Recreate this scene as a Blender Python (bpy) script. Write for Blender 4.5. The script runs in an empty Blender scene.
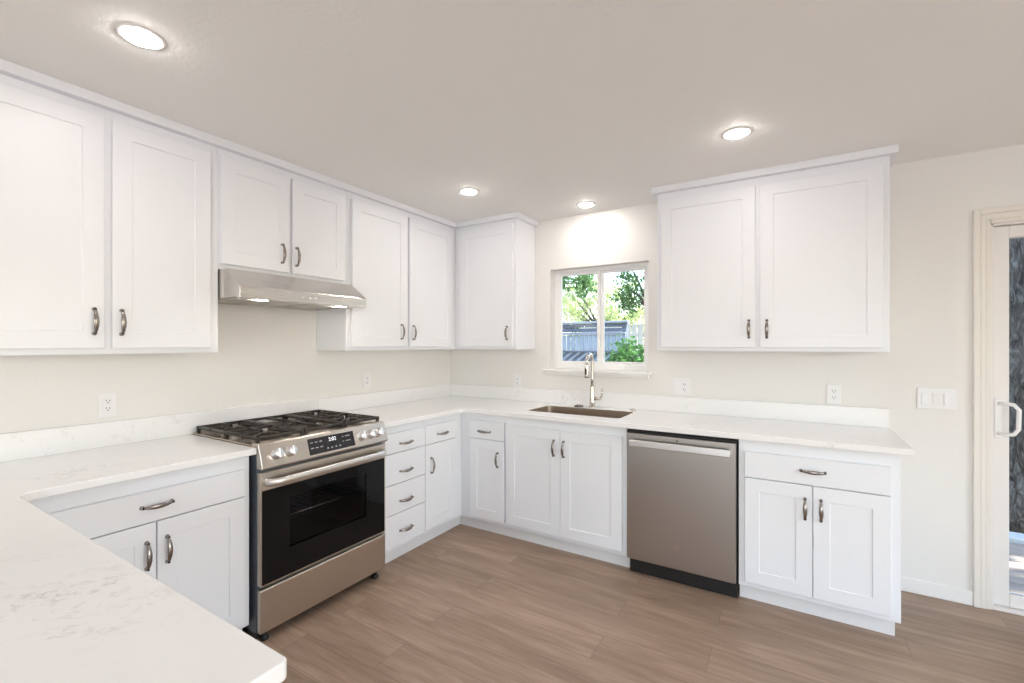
import bpy, bmesh, math, random
from math import pi, sin, cos, radians
from mathutils import Vector, Matrix
import numpy as np

random.seed(7)
rng = np.random.default_rng(11)
SC = bpy.context.scene
COL = SC.collection

# ------------------------------------------------------------------ camera, sky, sun, added fill lamps, exposure
cam_d = bpy.data.cameras.new('camera'); cam = bpy.data.objects.new('camera', cam_d); COL.objects.link(cam)
cam.location = (2.7613, -3.3666, 1.3922); cam.rotation_euler = (pi/2, 0, 0.55)
cam_d.sensor_width = 36.0; cam_d.lens = 457.83*36/1024
cam_d.shift_x = -0.00121; cam_d.shift_y = 0.0029; cam_d.clip_start = 0.02; cam_d.clip_end = 200
SC.camera = cam

# light levels
E_FRONT, C_FRONT = 60.0, (.965, .982, 1.0)
E_SIDE, C_SIDE = 19.0, (.92, .965, 1.0)
E_SKY, E_SUN = 0.78, 14.0
E_LENS, C_LENS = 126.0, (1.0, .935, .885)

vs = SC.view_settings
vs.view_transform = 'Standard'; vs.look = 'None'; vs.exposure = 0.15; vs.gamma = 1.0; vs.use_curve_mapping = False
try:
    SC.cycles.use_denoising = True
    SC.cycles.max_bounces = 10; SC.cycles.diffuse_bounces = 6; SC.cycles.glossy_bounces = 4
    SC.cycles.transparent_max_bounces = 16
    SC.cycles.sample_clamp_indirect = 6.0
except Exception:
    pass

world = bpy.data.worlds.new('sky'); SC.world = world; world.use_nodes = True
wn = world.node_tree.nodes; wl = world.node_tree.links
sky = wn.new('ShaderNodeTexSky'); sky.sky_type = 'NISHITA'; sky.sun_disc = False
sky.sun_elevation = radians(52); sky.sun_rotation = radians(92); sky.air_density = 1.2; sky.dust_density = 1.5
wn['Background'].inputs['Strength'].default_value = E_SKY
wl.new(sky.outputs[0], wn['Background'].inputs['Color'])

sun_d = bpy.data.lights.new('sun', 'SUN'); sun = bpy.data.objects.new('sun', sun_d); COL.objects.link(sun)
sun_d.energy = E_SUN; sun_d.angle = radians(0.6); sun_d.color = (1.0, .96, .88)
sun.location = (12, 2, 14)
sdir = Vector((cos(radians(52))*cos(radians(2)), cos(radians(52))*sin(radians(2)), sin(radians(52))))
sun.rotation_euler = sdir.to_track_quat('Z', 'Y').to_euler()

# added fill lamps, set outside the made-up windows behind and beside the camera
def fill_area(name, loc, rot, sx, sy, watt, col):
    d = bpy.data.lights.new(name, 'AREA'); d.shape = 'RECTANGLE'; d.size = sx; d.size_y = sy; d.energy = watt; d.color = col
    o = bpy.data.objects.new(name, d); COL.objects.link(o); o.location = loc; o.rotation_euler = rot
    return o
fill_area('fill_front', (3.5, -6.62, 1.30), (pi/2, 0, 0), 3.2, 1.8, E_FRONT, C_FRONT)
fill_area('fill_side', (6.02, -2.4, 1.22), (pi/2, 0, pi/2), 2.4, 1.95, E_SIDE, C_SIDE)

# ------------------------------------------------------------------ materials
def mat(name, col=(.8, .8, .8), rough=.5, metal=0.0, spec=.5, emit=None, estr=0.0, coat=0.0):
    m = bpy.data.materials.new(name); m.use_nodes = True
    b = m.node_tree.nodes['Principled BSDF']
    b.inputs['Base Color'].default_value = (*col, 1); b.inputs['Roughness'].default_value = rough
    b.inputs['Metallic'].default_value = metal; b.inputs['Specular IOR Level'].default_value = spec
    b.inputs['Coat Weight'].default_value = coat
    if emit:
        b.inputs['Emission Color'].default_value = (*emit, 1); b.inputs['Emission Strength'].default_value = estr
    return m
def N(m, t): return m.node_tree.nodes.new(t)
def LK(m, a, b): m.node_tree.links.new(a, b)
def BS(m): return m.node_tree.nodes['Principled BSDF']
def coord(m, scale=(1, 1, 1), kind='Object', rot=(0, 0, 0)):
    tc = N(m, 'ShaderNodeTexCoord'); mp = N(m, 'ShaderNodeMapping'); mp.inputs['Scale'].default_value = scale
    mp.inputs['Rotation'].default_value = rot
    LK(m, tc.outputs[kind], mp.inputs[0]); return mp.outputs[0]
def noise(m, vec, scale, detail=3, rough=.5, dist=0.0):
    n = N(m, 'ShaderNodeTexNoise'); n.inputs['Scale'].default_value = scale; n.inputs['Detail'].default_value = detail
    n.inputs['Roughness'].default_value = rough; n.inputs['Distortion'].default_value = dist
    LK(m, vec, n.inputs['Vector']); return n.outputs['Fac']
def ramp(m, fac, stops):
    r = N(m, 'ShaderNodeValToRGB'); el = r.color_ramp.elements
    while len(el) < len(stops): el.new(.5)
    for e, (p, c) in zip(el, stops):
        e.position = p; e.color = (*c, 1) if len(c) == 3 else c
    LK(m, fac, r.inputs[0]); return r.outputs[0]
def bump(m, h, strength, dist=.01):
    b = N(m, 'ShaderNodeBump'); b.inputs['Strength'].default_value = strength; b.inputs['Distance'].default_value = dist
    LK(m, h, b.inputs['Height']); LK(m, b.outputs[0], BS(m).inputs['Normal'])
def mix(m, fac, a, b, mode='MIX'):
    x = N(m, 'ShaderNodeMix'); x.data_type = 'RGBA'; x.blend_type = mode
    if isinstance(fac, (int, float)): x.inputs[0].default_value = fac
    else: LK(m, fac, x.inputs[0])
    for v, i in ((a, 6), (b, 7)):
        if isinstance(v, tuple): x.inputs[i].default_value = (*v, 1)
        else: LK(m, v, x.inputs[i])
    return x.outputs[2]

M = {}
def paint_wall(name, col, sc, st):
    m = mat(name, col, .65, spec=.3)
    v = coord(m); n = noise(m, v, sc, 4, .55); bump(m, n, st, .004); return m
M['wall'] = paint_wall('wall_paint', (.815, .798, .772), 90, .22)
M['ceiling'] = paint_wall('ceiling_paint', (.90, .888, .868), 55, .30)
M['trim'] = mat('trim_paint', (.87, .86, .84), .4)
M['casing'] = mat('casing_paint', (.80, .765, .71), .45)
M['doorvinyl'] = mat('door_vinyl', (.82, .79, .77), .4)
M['cab'] = mat('cabinet_paint', (.828, .845, .882), .36, spec=.45)
M['toe'] = mat('toe_kick_paint', (.80, .80, .81), .5)
M['vinyl'] = mat('white_vinyl', (.91, .91, .91), .35)
M['plate'] = mat('outlet_plastic', (.84, .835, .84), .3)
M['slot'] = mat('outlet_slot', (.08, .08, .08), .6)
M['nickel'] = mat('brushed_nickel', (.33, .30, .28), .26, 1.0)
M['chrome'] = mat('faucet_steel', (.70, .66, .61), .16, 1.0)
M['darkmetal'] = mat('dark_metal', (.12, .11, .10), .35, .6)
M['black'] = mat('black_plastic', (.012, .012, .013), .35)
M['ledge'] = mat('black_gloss', (.02, .02, .022), .12)
M['iron'] = mat('cast_iron', (.026, .019, .014), .36, spec=.5)
M['enamel'] = mat('cooktop_enamel', (.50, .42, .35), .24, 1.0)
M['cavity'] = mat('oven_enamel', (.17, .18, .175), .3)
M['side'] = mat('range_side', (.10, .115, .14), .4, .3)
M['knob'] = mat('knob_steel', (.88, .88, .88), .32, 1.0)
M['oglass'] = mat('oven_black_glass', (.006, .006, .007), .05, spec=.22)
M['display'] = mat('display_glass', (.012, .012, .015), .10)
M['digit'] = mat('display_digits', (.8, .8, .85), .4, emit=(.9, .93, 1), estr=.8)
M['legend'] = mat('display_legend', (.35, .36, .38), .5)
M['lens'] = mat('downlight_lens', (1, 1, 1), .4, emit=C_LENS, estr=E_LENS)
M['hoodlens'] = mat('hood_lens', (1, 1, 1), .4, emit=(1.0, .91, .80), estr=52)

def steel(name, col, rough, axis, st=.06):
    m = mat(name, col, rough, 1.0)
    sc = [700, 700, 700]; sc['xyz'.index(axis)] = 6
    v = coord(m, tuple(sc)); n = noise(m, v, 1.0, 2, .6)
    mr = N(m, 'ShaderNodeMapRange'); mr.inputs[3].default_value = rough-.06; mr.inputs[4].default_value = rough+.08
    LK(m, n, mr.inputs[0]); LK(m, mr.outputs[0], BS(m).inputs['Roughness'])
    bump(m, n, st, .001)
    BS(m).inputs['Anisotropic'].default_value = .5
    return m
M['steel_x'] = steel('brushed_steel_level', (.62, .565, .50), .30, 'x')
M['steel_hood'] = steel('brushed_steel_hood', (.66, .63, .60), .27, 'x')
M['steel_z'] = steel('brushed_steel_upright', (.47, .445, .42), .33, 'x')
M['handlesteel'] = steel('brushed_steel_handle', (.74, .71, .68), .30, 'x')
M['sinksteel'] = mat('sink_steel', (.55, .46, .38), .36, 1.0)

# white quartz with thin broken grey veins
def quartz():
    m = mat('white_quartz', (.88, .87, .86), .20, spec=.5)
    v = coord(m)
    warp = noise(m, v, 1.6, 5, .6)
    mv = N(m, 'ShaderNodeVectorMath'); mv.operation = 'SCALE'; mv.inputs[3].default_value = .9
    cmb = N(m, 'ShaderNodeCombineXYZ'); LK(m, warp, cmb.inputs[0]); LK(m, warp, cmb.inputs[1]); LK(m, warp, cmb.inputs[2])
    LK(m, cmb.outputs[0], mv.inputs[0])
    ad = N(m, 'ShaderNodeVectorMath'); ad.operation = 'ADD'; LK(m, v, ad.inputs[0]); LK(m, mv.outputs[0], ad.inputs[1])
    w = N(m, 'ShaderNodeTexNoise'); w.inputs['Scale'].default_value = 2.3; w.inputs['Detail'].default_value = 7
    w.inputs['Roughness'].default_value = .62; LK(m, ad.outputs[0], w.inputs['Vector'])
    vein = ramp(m, w.outputs['Fac'], [(0.485, (0, 0, 0)), (.5, (1, 1, 1)), (.515, (0, 0, 0))])
    patch = ramp(m, noise(m, v, 2.1, 2, .5), [(.48, (0, 0, 0)), (.70, (1, 1, 1))])
    speck = ramp(m, noise(m, v, 38, 3, .7), [(.42, (0, 0, 0)), (.62, (1, 1, 1))])
    f = mix(m, 1.0, vein, patch, 'MULTIPLY'); f = mix(m, 1.0, f, speck, 'MULTIPLY')
    c = mix(m, f, (.885, .88, .88), (.66, .64, .62))
    LK(m, c, BS(m).inputs['Base Color']); return m
M['quartz'] = quartz()

# vinyl planks, running along the window wall
def planks():
    m = mat('plank_floor', (.3, .2, .16), .42, spec=.45)
    v = coord(m)
    br = N(m, 'ShaderNodeTexBrick'); br.offset = .37; br.offset_frequency = 2; br.squash = 1.0
    br.inputs['Color1'].default_value = (0, 0, 0, 1); br.inputs['Color2'].default_value = (1, 1, 1, 1)
    br.inputs['Mortar'].default_value = (.5, .5, .5, 1)
    br.inputs['Scale'].default_value = 1; br.inputs['Mortar Size'].default_value = .0012; br.inputs['Mortar Smooth'].default_value = .3
    br.inputs['Brick Width'].default_value = 1.22; br.inputs['Row Height'].default_value = .182; br.inputs['Bias'].default_value = 0
    LK(m, v, br.inputs['Vector'])
    tone = N(m, 'ShaderNodeSeparateColor'); LK(m, br.outputs['Color'], tone.inputs[0])
    # grain shifts from plank to plank
    tc = N(m, 'ShaderNodeTexCoord'); cm = N(m, 'ShaderNodeCombineXYZ')
    ml = N(m, 'ShaderNodeMath'); ml.operation = 'MULTIPLY'; ml.inputs[1].default_value = 9.0; LK(m, tone.outputs[0], ml.inputs[0])
    LK(m, ml.outputs[0], cm.inputs[0]); LK(m, ml.outputs[0], cm.inputs[2])
    ad = N(m, 'ShaderNodeVectorMath'); LK(m, tc.outputs['Object'], ad.inputs[0]); LK(m, cm.outputs[0], ad.inputs[1])
    mp = N(m, 'ShaderNodeMapping'); mp.inputs['Scale'].default_value = (1.3, 15, 1); LK(m, ad.outputs[0], mp.inputs[0])
    g1 = noise(m, mp.outputs[0], 2.2, 6, .62, .6)
    mp2 = N(m, 'ShaderNodeMapping'); mp2.inputs['Scale'].default_value = (2.5, 90, 1); LK(m, ad.outputs[0], mp2.inputs[0])
    g2 = noise(m, mp2.outputs[0], 2.0, 4, .6)
    mp3 = N(m, 'ShaderNodeMapping'); mp3.inputs['Scale'].default_value = (.9, 4.2, 1); LK(m, ad.outputs[0], mp3.inputs[0])
    g3 = noise(m, mp3.outputs[0], 1.6, 3, .5, 1.2)
    c = ramp(m, g1, [(.26, (.29, .195, .135)), (.52, (.385, .272, .197)), (.77, (.46, .343, .26))])
    fine = ramp(m, g2, [(.3, (.87, .87, .87)), (.7, (1.06, 1.06, 1.06))])
    c = mix(m, 1.0, c, fine, 'MULTIPLY')
    big = ramp(m, g3, [(.35, (.88, .88, .88)), (.65, (1.08, 1.08, 1.08))])
    c = mix(m, 1.0, c, big, 'MULTIPLY')
    pl = ramp(m, tone.outputs[0], [(0, (.90, .89, .88)), (1, (1.08, 1.08, 1.08))])
    c = mix(m, 1.0, c, pl, 'MULTIPLY')
    c = mix(m, br.outputs['Fac'], c, (.20, .14, .105))
    LK(m, c, BS(m).inputs['Base Color'])
    bump(m, g2, .08, .002)
    return m
M['floor'] = planks()

def glass(name, tint=(.96, .98, .98), ior=1.45, scale=1.0):
    m = bpy.data.materials.new(name); m.use_nodes = True; nt = m.node_tree; nt.nodes.clear()
    out = nt.nodes.new('ShaderNodeOutputMaterial'); mx = nt.nodes.new('ShaderNodeMixShader')
    tr = nt.nodes.new('ShaderNodeBsdfTransparent'); tr.inputs[0].default_value = (*tint, 1)
    gl = nt.nodes.new('ShaderNodeBsdfGlossy'); gl.inputs['Roughness'].default_value = .02
    fr = nt.nodes.new('ShaderNodeFresnel'); fr.inputs[0].default_value = ior
    nt.links.new(fr.outputs[0], mx.inputs[0]); nt.links.new(tr.outputs[0], mx.inputs[1]); nt.links.new(gl.outputs[0], mx.inputs[2])
    nt.links.new(mx.outputs[0], out.inputs[0]); return m
M['glass'] = glass('window_glass')
M['ovenwin'] = glass('oven_window_glass', (.62, .60, .63), 1.22)

def wood(name, c0, c1, sc, rough=.8):
    m = mat(name, c0, rough, spec=.2); v = coord(m, sc); n = noise(m, v, 3, 5, .6, .4)
    LK(m, ramp(m, n, [(.3, c0), (.7, c1)]), BS(m).inputs['Base Color']); bump(m, n, .4, .01); return m
M['fence'] = wood('weathered_fence', (.24, .28, .34), (.38, .43, .50), (8, 8, .6))
M['fencerail'] = wood('weathered_rail', (.20, .23, .28), (.34, .38, .44), (.6, 8, 8))
M['fencedark'] = wood('dark_fence_wood', (.10, .12, .16), (.17, .20, .26), (.6, 8, 8))
M['palefence'] = wood('pale_fence', (.55, .53, .50), (.68, .66, .62), (8, 8, .6))
M['deck'] = wood('deck_boards', (.26, .22, .20), (.40, .34, .30), (.6, 8, 8))
M['soil'] = wood('garden_soil', (.16, .13, .10), (.30, .25, .19), (2, 2, 2), .95)
M['stone'] = wood('pale_stone', (.50, .54, .58), (.62, .66, .70), (3, 3, 3), .8)
def bark():
    m = mat('bark', (.1, .09, .08), .9, spec=.2)
    v = coord(m, (9, 9, 2.2)); n = noise(m, v, 2.4, 6, .65, 1.6)
    LK(m, ramp(m, n, [(.36, (.03, .028, .026)), (.5, (.12, .112, .10)), (.66, (.32, .31, .29))]), BS(m).inputs['Base Color'])
    bump(m, n, 1.0, .09); return m
M['bark'] = bark()
def leafmat(name, c0, c1, tr=.45):
    m = bpy.data.materials.new(name); m.use_nodes = True; nt = m.node_tree; nt.nodes.clear()
    out = nt.nodes.new('ShaderNodeOutputMaterial'); mx = nt.nodes.new('ShaderNodeMixShader'); mx.inputs[0].default_value = tr
    d = nt.nodes.new('ShaderNodeBsdfDiffuse'); t = nt.nodes.new('ShaderNodeBsdfTranslucent')
    tc = nt.nodes.new('ShaderNodeTexCoord'); n = nt.nodes.new('ShaderNodeTexNoise'); n.inputs['Scale'].default_value = 5
    r = nt.nodes.new('ShaderNodeValToRGB'); r.color_ramp.elements[0].position = .35; r.color_ramp.elements[1].position = .65
    r.color_ramp.elements[0].color = (*c0, 1); r.color_ramp.elements[1].color = (*c1, 1)
    k = nt.links.new; k(tc.outputs['Object'], n.inputs['Vector']); k(n.outputs['Fac'], r.inputs[0])
    k(r.outputs[0], d.inputs[0]); k(r.outputs[0], t.inputs[0]); k(d.outputs[0], mx.inputs[1]); k(t.outputs[0], mx.inputs[2])
    k(mx.outputs[0], out.inputs[0]); return m
M['leaf'] = leafmat('oak_leaf', (.07, .15, .055), (.16, .30, .11))
M['paleleaf'] = leafmat('sunlit_leaf', (.42, .50, .24), (.62, .68, .36), .55)
M['shrubleaf'] = leafmat('shrub_leaf', (.05, .15, .04), (.14, .32, .09))

# ------------------------------------------------------------------ mesh helpers
class MB:
    """Collects shapes in run space: x along the run, y = -depth from the wall, z up."""
    def __init__(s): s.bm = bmesh.new()
    def box(s, x0, x1, y0, y1, z0, z1, bev=0.0, seg=1):
        b = bmesh.new(); bmesh.ops.create_cube(b, size=1)
        for v in b.verts:
            v.co = ((x0+x1)/2+v.co.x*(x1-x0), (y0+y1)/2+v.co.y*(y1-y0), (z0+z1)/2+v.co.z*(z1-z0))
        if bev: bmesh.ops.bevel(b, geom=b.edges[:], offset=bev, segments=seg, affect='EDGES', profile=.5)
        return s.add(b)
    def add(s, b):
        me = bpy.data.meshes.new('scratch'); b.to_mesh(me); b.free(); s.bm.from_mesh(me); bpy.data.meshes.remove(me); return s
    def prism(s, pts, a0, a1, axis='z', bev=0.0, seg=1, smooth=False):
        """polygon extruded along an axis; pts in the two other axes, in xyz order"""
        def P(p, a): return {'z': (p[0], p[1], a), 'x': (a, p[0], p[1]), 'y': (p[0], a, p[1])}[axis]
        b = bmesh.new(); lo = [b.verts.new(P(p, a0)) for p in pts]; hi = [b.verts.new(P(p, a1)) for p in pts]
        n = len(pts); b.faces.new(lo); b.faces.new(hi)
        for i in range(n): b.faces.new((lo[i], lo[(i+1) % n], hi[(i+1) % n], hi[i]))
        bmesh.ops.recalc_face_normals(b, faces=b.faces[:])
        if bev:
            es = [e for e in b.edges if (e.verts[0] in lo and e.verts[1] in lo) or (e.verts[0] in hi and e.verts[1] in hi)]
            bmesh.ops.bevel(b, geom=es, offset=bev, segments=seg, affect='EDGES', profile=.5)
        return s.add(b)
    def rings(s, rings, cap=True, smooth=True):
        b = bmesh.new(); R = [[b.verts.new(p) for p in r] for r in rings]; n = len(R[0])
        for i in range(len(R)-1):
            for j in range(n):
                f = b.faces.new((R[i][j], R[i][(j+1) % n], R[i+1][(j+1) % n], R[i+1][j])); f.smooth = smooth
        if cap: b.faces.new(R[0]); b.faces.new(R[-1])
        bmesh.ops.recalc_face_normals(b, faces=b.faces[:]); return s.add(b)
    def tube(s, path, rad, n=12, flat=1.0, side=None):
        """tube along a path; flat squashes it across; side is the wide direction"""
        path = [Vector(p) for p in path]; rad = rad if isinstance(rad, (list, tuple)) else [rad]*len(path)
        ref = Vector(side) if side else None; rings = []
        for i, p in enumerate(path):
            t = (path[min(i+1, len(path)-1)]-path[max(i-1, 0)]).normalized()
            if ref is None:
                u = t.orthogonal().normalized() if not rings else (pu-t*pu.dot(t)).normalized()
            else: u = (ref-t*ref.dot(t)).normalized()
            w = t.cross(u); pu = u
            rings.append([p+u*rad[i]*cos(2*pi*k/n)+w*rad[i]*flat*sin(2*pi*k/n) for k in range(n)])
        return s.rings(rings)
    def lathe(s, prof, origin, axis='z', n=24):
        """prof: (radius, height) list, turned about an axis through origin"""
        o = Vector(origin); rg = []
        for r, h in prof:
            ring = []
            for k in range(n):
                a = 2*pi*k/n; c, d = max(r, 1e-5)*cos(a), max(r, 1e-5)*sin(a)
                ring.append(o+Vector({'z': (c, d, h), 'y': (c, h, d), 'x': (h, c, d)}[axis]))
            rg.append(ring)
        return s.rings(rg, cap=prof[0][0] < .001 and prof[-1][0] < .001)
    def xform(s, m): s.bm.transform(m); return s
    def mesh(s, name, m):
        me = bpy.data.meshes.new(name); s.bm.to_mesh(me); s.bm.free()
        me.materials.append(M[m] if isinstance(m, str) else m); return me

BACK = Matrix.Identity(4)
LEFT = Matrix(((0, -1, 0, 0), (1, 0, 0, 0), (0, 0, 1, 0), (0, 0, 0, 1)))          # run x -> world y, depth -> world x

def thing(name, label, cat, base=(0, 0, 0), frame=BACK, group=None):
    o = bpy.data.objects.new(name, None); COL.objects.link(o); o.empty_display_size = .1
    o.matrix_world = frame @ Matrix.Translation(base)
    o['label'] = label; o['category'] = cat
    if group: o['group'] = group
    o['_b'] = base
    return o
def part(name, mb, m, parent, label=None, offset=None):
    """a mesh child; run-space shapes are moved to the thing's base"""
    root = parent
    while root.parent: root = root.parent
    b = Vector(root['_b'])
    if offset is None: mb.xform(Matrix.Translation(-b))
    o = bpy.data.objects.new(name, mb.mesh(name, m)); COL.objects.link(o); o.parent = parent
    if label: o['label'] = label
    return o
def solo(name, mb, m, label, cat, group=None, frame=BACK, base=(0, 0, 0)):
    mb.xform(Matrix.Translation(-Vector(base)))
    o = bpy.data.objects.new(name, mb.mesh(name, m)); COL.objects.link(o); o.matrix_world = frame @ Matrix.Translation(base)
    o['label'] = label; o['category'] = cat
    if group: o['group'] = group
    return o
def struct(name, mb, m, parent=None):
    o = bpy.data.objects.new(name, mb.mesh(name, m)); COL.objects.link(o)
    if parent: o.parent = parent
    o['kind'] = 'structure'; return o

def boolean_cut(o, cutter_mb):
    bpy.context.view_layer.update()
    c = bpy.data.objects.new('cut', cutter_mb.mesh('cut', 'cab')); COL.objects.link(c)
    c.matrix_world = o.matrix_world
    md = o.modifiers.new('cut', 'BOOLEAN'); md.operation = 'DIFFERENCE'; md.object = c; md.solver = 'EXACT'
    bpy.context.view_layer.update(); dg = bpy.context.evaluated_depsgraph_get()
    me = bpy.data.meshes.new_from_object(o.evaluated_get(dg)); o.modifiers.clear(); old = o.data; o.data = me; me.name = old.name
    bpy.data.meshes.remove(old); cm = c.data; bpy.data.objects.remove(c); bpy.data.meshes.remove(cm)

def arc(cx, cy, r, a0, a1, n=8):
    return [(cx+r*cos(radians(a0+(a1-a0)*i/n)), cy+r*sin(radians(a0+(a1-a0)*i/n))) for i in range(n+1)]

# ------------------------------------------------------------------ room shell
CEIL = 2.419; XR = 5.9; YF = -6.5; T = .13
struct('floor', MB().box(-.13, XR+.13, YF-.13, 0.0, -.06, 0), 'floor')
struct('ceiling', MB().box(-.13, XR+.13, YF-.13, .13, CEIL, CEIL+.1), 'ceiling')
struct('added_roof', MB().box(-.8, XR+1.15, YF-.7, .55, CEIL+.1, CEIL+.22), 'trim')  # unseen slab; overhang added to keep sun out of the side window
struct('wall_left', MB().box(-T, 0, YF-.13, T, 0, CEIL), 'wall')
WX0, WX1, WZ0, WZ1 = 1.054, 1.856, 1.190, 2.006                    # kitchen window opening
DX0, DX1, DZ = 3.643, 5.42, 2.028                                  # sliding door opening
w = MB()
w.box(0, WX0, 0, T, 0, CEIL).box(WX0, WX1, 0, T, 0, WZ0).box(WX0, WX1, 0, T, WZ1, CEIL).box(WX1, DX0, 0, T, 0, CEIL)
w.box(DX0, DX1, 0, T, DZ, CEIL).box(DX1, XR+T, 0, T, 0, CEIL)
struct('wall_back', w, 'wall')
w = MB()                                                           # far wall with the added window opening behind the camera
w.box(-.0, 1.9, YF-T, YF, 0, CEIL).box(5.1, XR+T, YF-T, YF, 0, CEIL).box(1.9, 5.1, YF-T, YF, 0, .35).box(1.9, 5.1, YF-T, YF, 2.2, CEIL)
struct('wall_front', w, 'wall')
w = MB()
w.box(XR, XR+T, YF, -3.6, 0, CEIL).box(XR, XR+T, -1.2, 0, 0, CEIL).box(XR, XR+T, -3.6, -1.2, 0, .25).box(XR, XR+T, -3.6, -1.2, 2.2, CEIL)
struct('wall_right', w, 'wall')
struct('baseboard_back', MB().box(3.188, 3.574, -.014, -.0, 0, .08, .004), 'trim')

# kitchen window: white vinyl slider
win = MB()
fy0, fy1 = .072, .118
win.box(WX0, 1.10, fy0, fy1, WZ0, WZ1, .003).box(1.815, WX1, fy0, fy1, WZ0, WZ1, .003)
win.box(1.10, 1.815, fy0, fy1, WZ0, 1.235, .003).box(1.10, 1.815, fy0, fy1, 1.972, WZ1, .003)
window = struct('window_1', win, 'vinyl')
s1 = MB(); s1.box(1.10, 1.119, .076, .1, 1.235, 1.972, .002).box(1.43, 1.456, .076, .1, 1.235, 1.972, .002)
s1.box(1.119, 1.43, .076, .1, 1.235, 1.257, .002).box(1.119, 1.43, .076, .1, 1.956, 1.972, .002)
struct('window_sash', s1, 'vinyl', window)
s1 = MB(); s1.box(1.456, 1.481, .088, .112, 1.235, 1.972, .002).box(1.798, 1.815, .088, .112, 1.235, 1.972, .002)
s1.box(1.481, 1.798, .088, .112, 1.235, 1.257, .002).box(1.481, 1.798, .088, .112, 1.956, 1.972, .002)
struct('window_sash', s1, 'vinyl', window)
struct('window_pane', MB().box(1.119, 1.43, .086, .090, 1.257, 1.956), 'glass', window)
struct('window_pane', MB().box(1.481, 1.798, .098, .102, 1.257, 1.956), 'glass', window)
st = MB(); st.box(.996, 1.890, -.032, 0, 1.168, 1.190, .004).box(WX0+.002, WX1-.002, -.002, .0715, 1.170, 1.1905)
struct('trim_1', st, 'trim')                                        # stool under the window
struct('trim_2', MB().box(1.024, 1.860, -.014, -.0, 1.144, 1.168, .003), 'trim')   # apron

# sliding patio door with its stepped casing
cs = MB()
def casing(x0, x1):
    wd = (x1-x0)
    cs.box(x0, x0+wd*.40, -.020, 0, 0, DZ+.078, .003).box(x0+wd*.40, x0+wd*.75, -.016, 0, 0, DZ+.05, .003).box(x0+wd*.75, x1, -.011, 0, 0, DZ+.02, .002)
casing(3.574, DX0); casing(DX1+.069, DX1)
cs.box(3.6, DX1+.04, -.020, 0, DZ+.05, DZ+.078, .003).box(3.62, DX1+.03, -.016, 0, DZ+.02, DZ+.051, .003).box(3.635, DX1, -.011, 0, DZ, DZ+.021, .002)
struct('trim_3', cs, 'casing')
df = MB()
df.box(DX0, DX0+.012, .0, .128, 0, DZ, .002).box(DX1-.03, DX1, .0, .128, 0, DZ, .002).box(DX0, DX1, .0, .128, DZ-.012, DZ, .002).box(DX0, DX1, -.004, .128, 0, .016, .003)
door = struct('door_1', df, 'doorvinyl')
def leaf(x0, x1, y0, y1):
    b = MB(); s = .066
    b.box(x0, x0+s, y0, y1, .018, DZ-.014, .004).box(x1-s, x1, y0, y1, .018, DZ-.014, .004)
    b.box(x0+s, x1-s, y0, y1, .018, .086, .004).box(x0+s, x1-s, y0, y1, DZ-.078, DZ-.014, .004)
    l = struct('door_leaf', b, 'doorvinyl', door)
    struct('door_glass', MB().box(x0+s, x1-s, (y0+y1)/2-.003, (y0+y1)/2+.003, .086, DZ-.078), 'glass', l)
    return l
l1 = leaf(DX0+.013, 4.56, .030, .066)
leaf(4.50, DX1-.031, .078, .114)
hb = MB()
hb.box(3.664, 3.694, .022, .030, .90, 1.105, .004, 2)
hb.tube([(3.680, .024, .925), (3.700, .004, .922), (3.727, -.012, .928), (3.742, -.016, .955), (3.744, -.016, 1.055), (3.727, -.012, 1.080), (3.700, .004, 1.084), (3.680, .024, 1.084)], .0095, 12)
struct('door_handle', hb, 'vinyl', l1)

# unseen window added behind the camera as a light source: frame and panes
wf = MB()
for a, b in ((1.9, 1.96), (2.95, 3.01), (3.99, 4.05), (5.04, 5.1)): wf.box(a, b, YF-.10, YF-.04, .35, 2.2, .003)
wf.box(1.96, 5.04, YF-.10, YF-.04, .35, .41, .003).box(1.96, 5.04, YF-.10, YF-.04, 2.14, 2.2, .003)
struct('added_window_2', wf, 'vinyl')
wf = MB()
for a in (-3.6, -2.43, -1.26): wf.box(XR+.04, XR+.10, a, a+.06, .25, 2.2, .003)
wf.box(XR+.04, XR+.10, -3.54, -1.26, .25, .31, .003).box(XR+.04, XR+.10, -3.54, -1.26, 2.14, 2.2, .003)
struct('added_window_3', wf, 'vinyl')  # unseen right-wall window, added to light the stove-wall cabinets

# ------------------------------------------------------------------ cabinets
def front_mesh(x0, x1, z0, z1, d, t=.019, stile=None, rec=.0045):
    """door or drawer face whose back sits at depth d; shaker recess when stile is given"""
    b = bmesh.new(); c = .002
    def ring(inset, dep): return [b.verts.new((x, -dep, z)) for x, z in ((x0+inset, z0+inset), (x1-inset, z0+inset), (x1-inset, z1-inset), (x0+inset, z1-inset))]
    R = [ring(0, d), ring(0, d+t-c), ring(c, d+t)]
    if stile: R += [ring(stile, d+t), ring(stile+.0025, d+t-rec)]
    for i in range(len(R)-1):
        for j in range(4): b.faces.new((R[i][j], R[i][(j+1) % 4], R[i+1][(j+1) % 4], R[i+1][j]))
    b.faces.new(R[0]); b.faces.new(R[-1]); bmesh.ops.recalc_face_normals(b, faces=b.faces[:])
    return MB().add(b)

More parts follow.
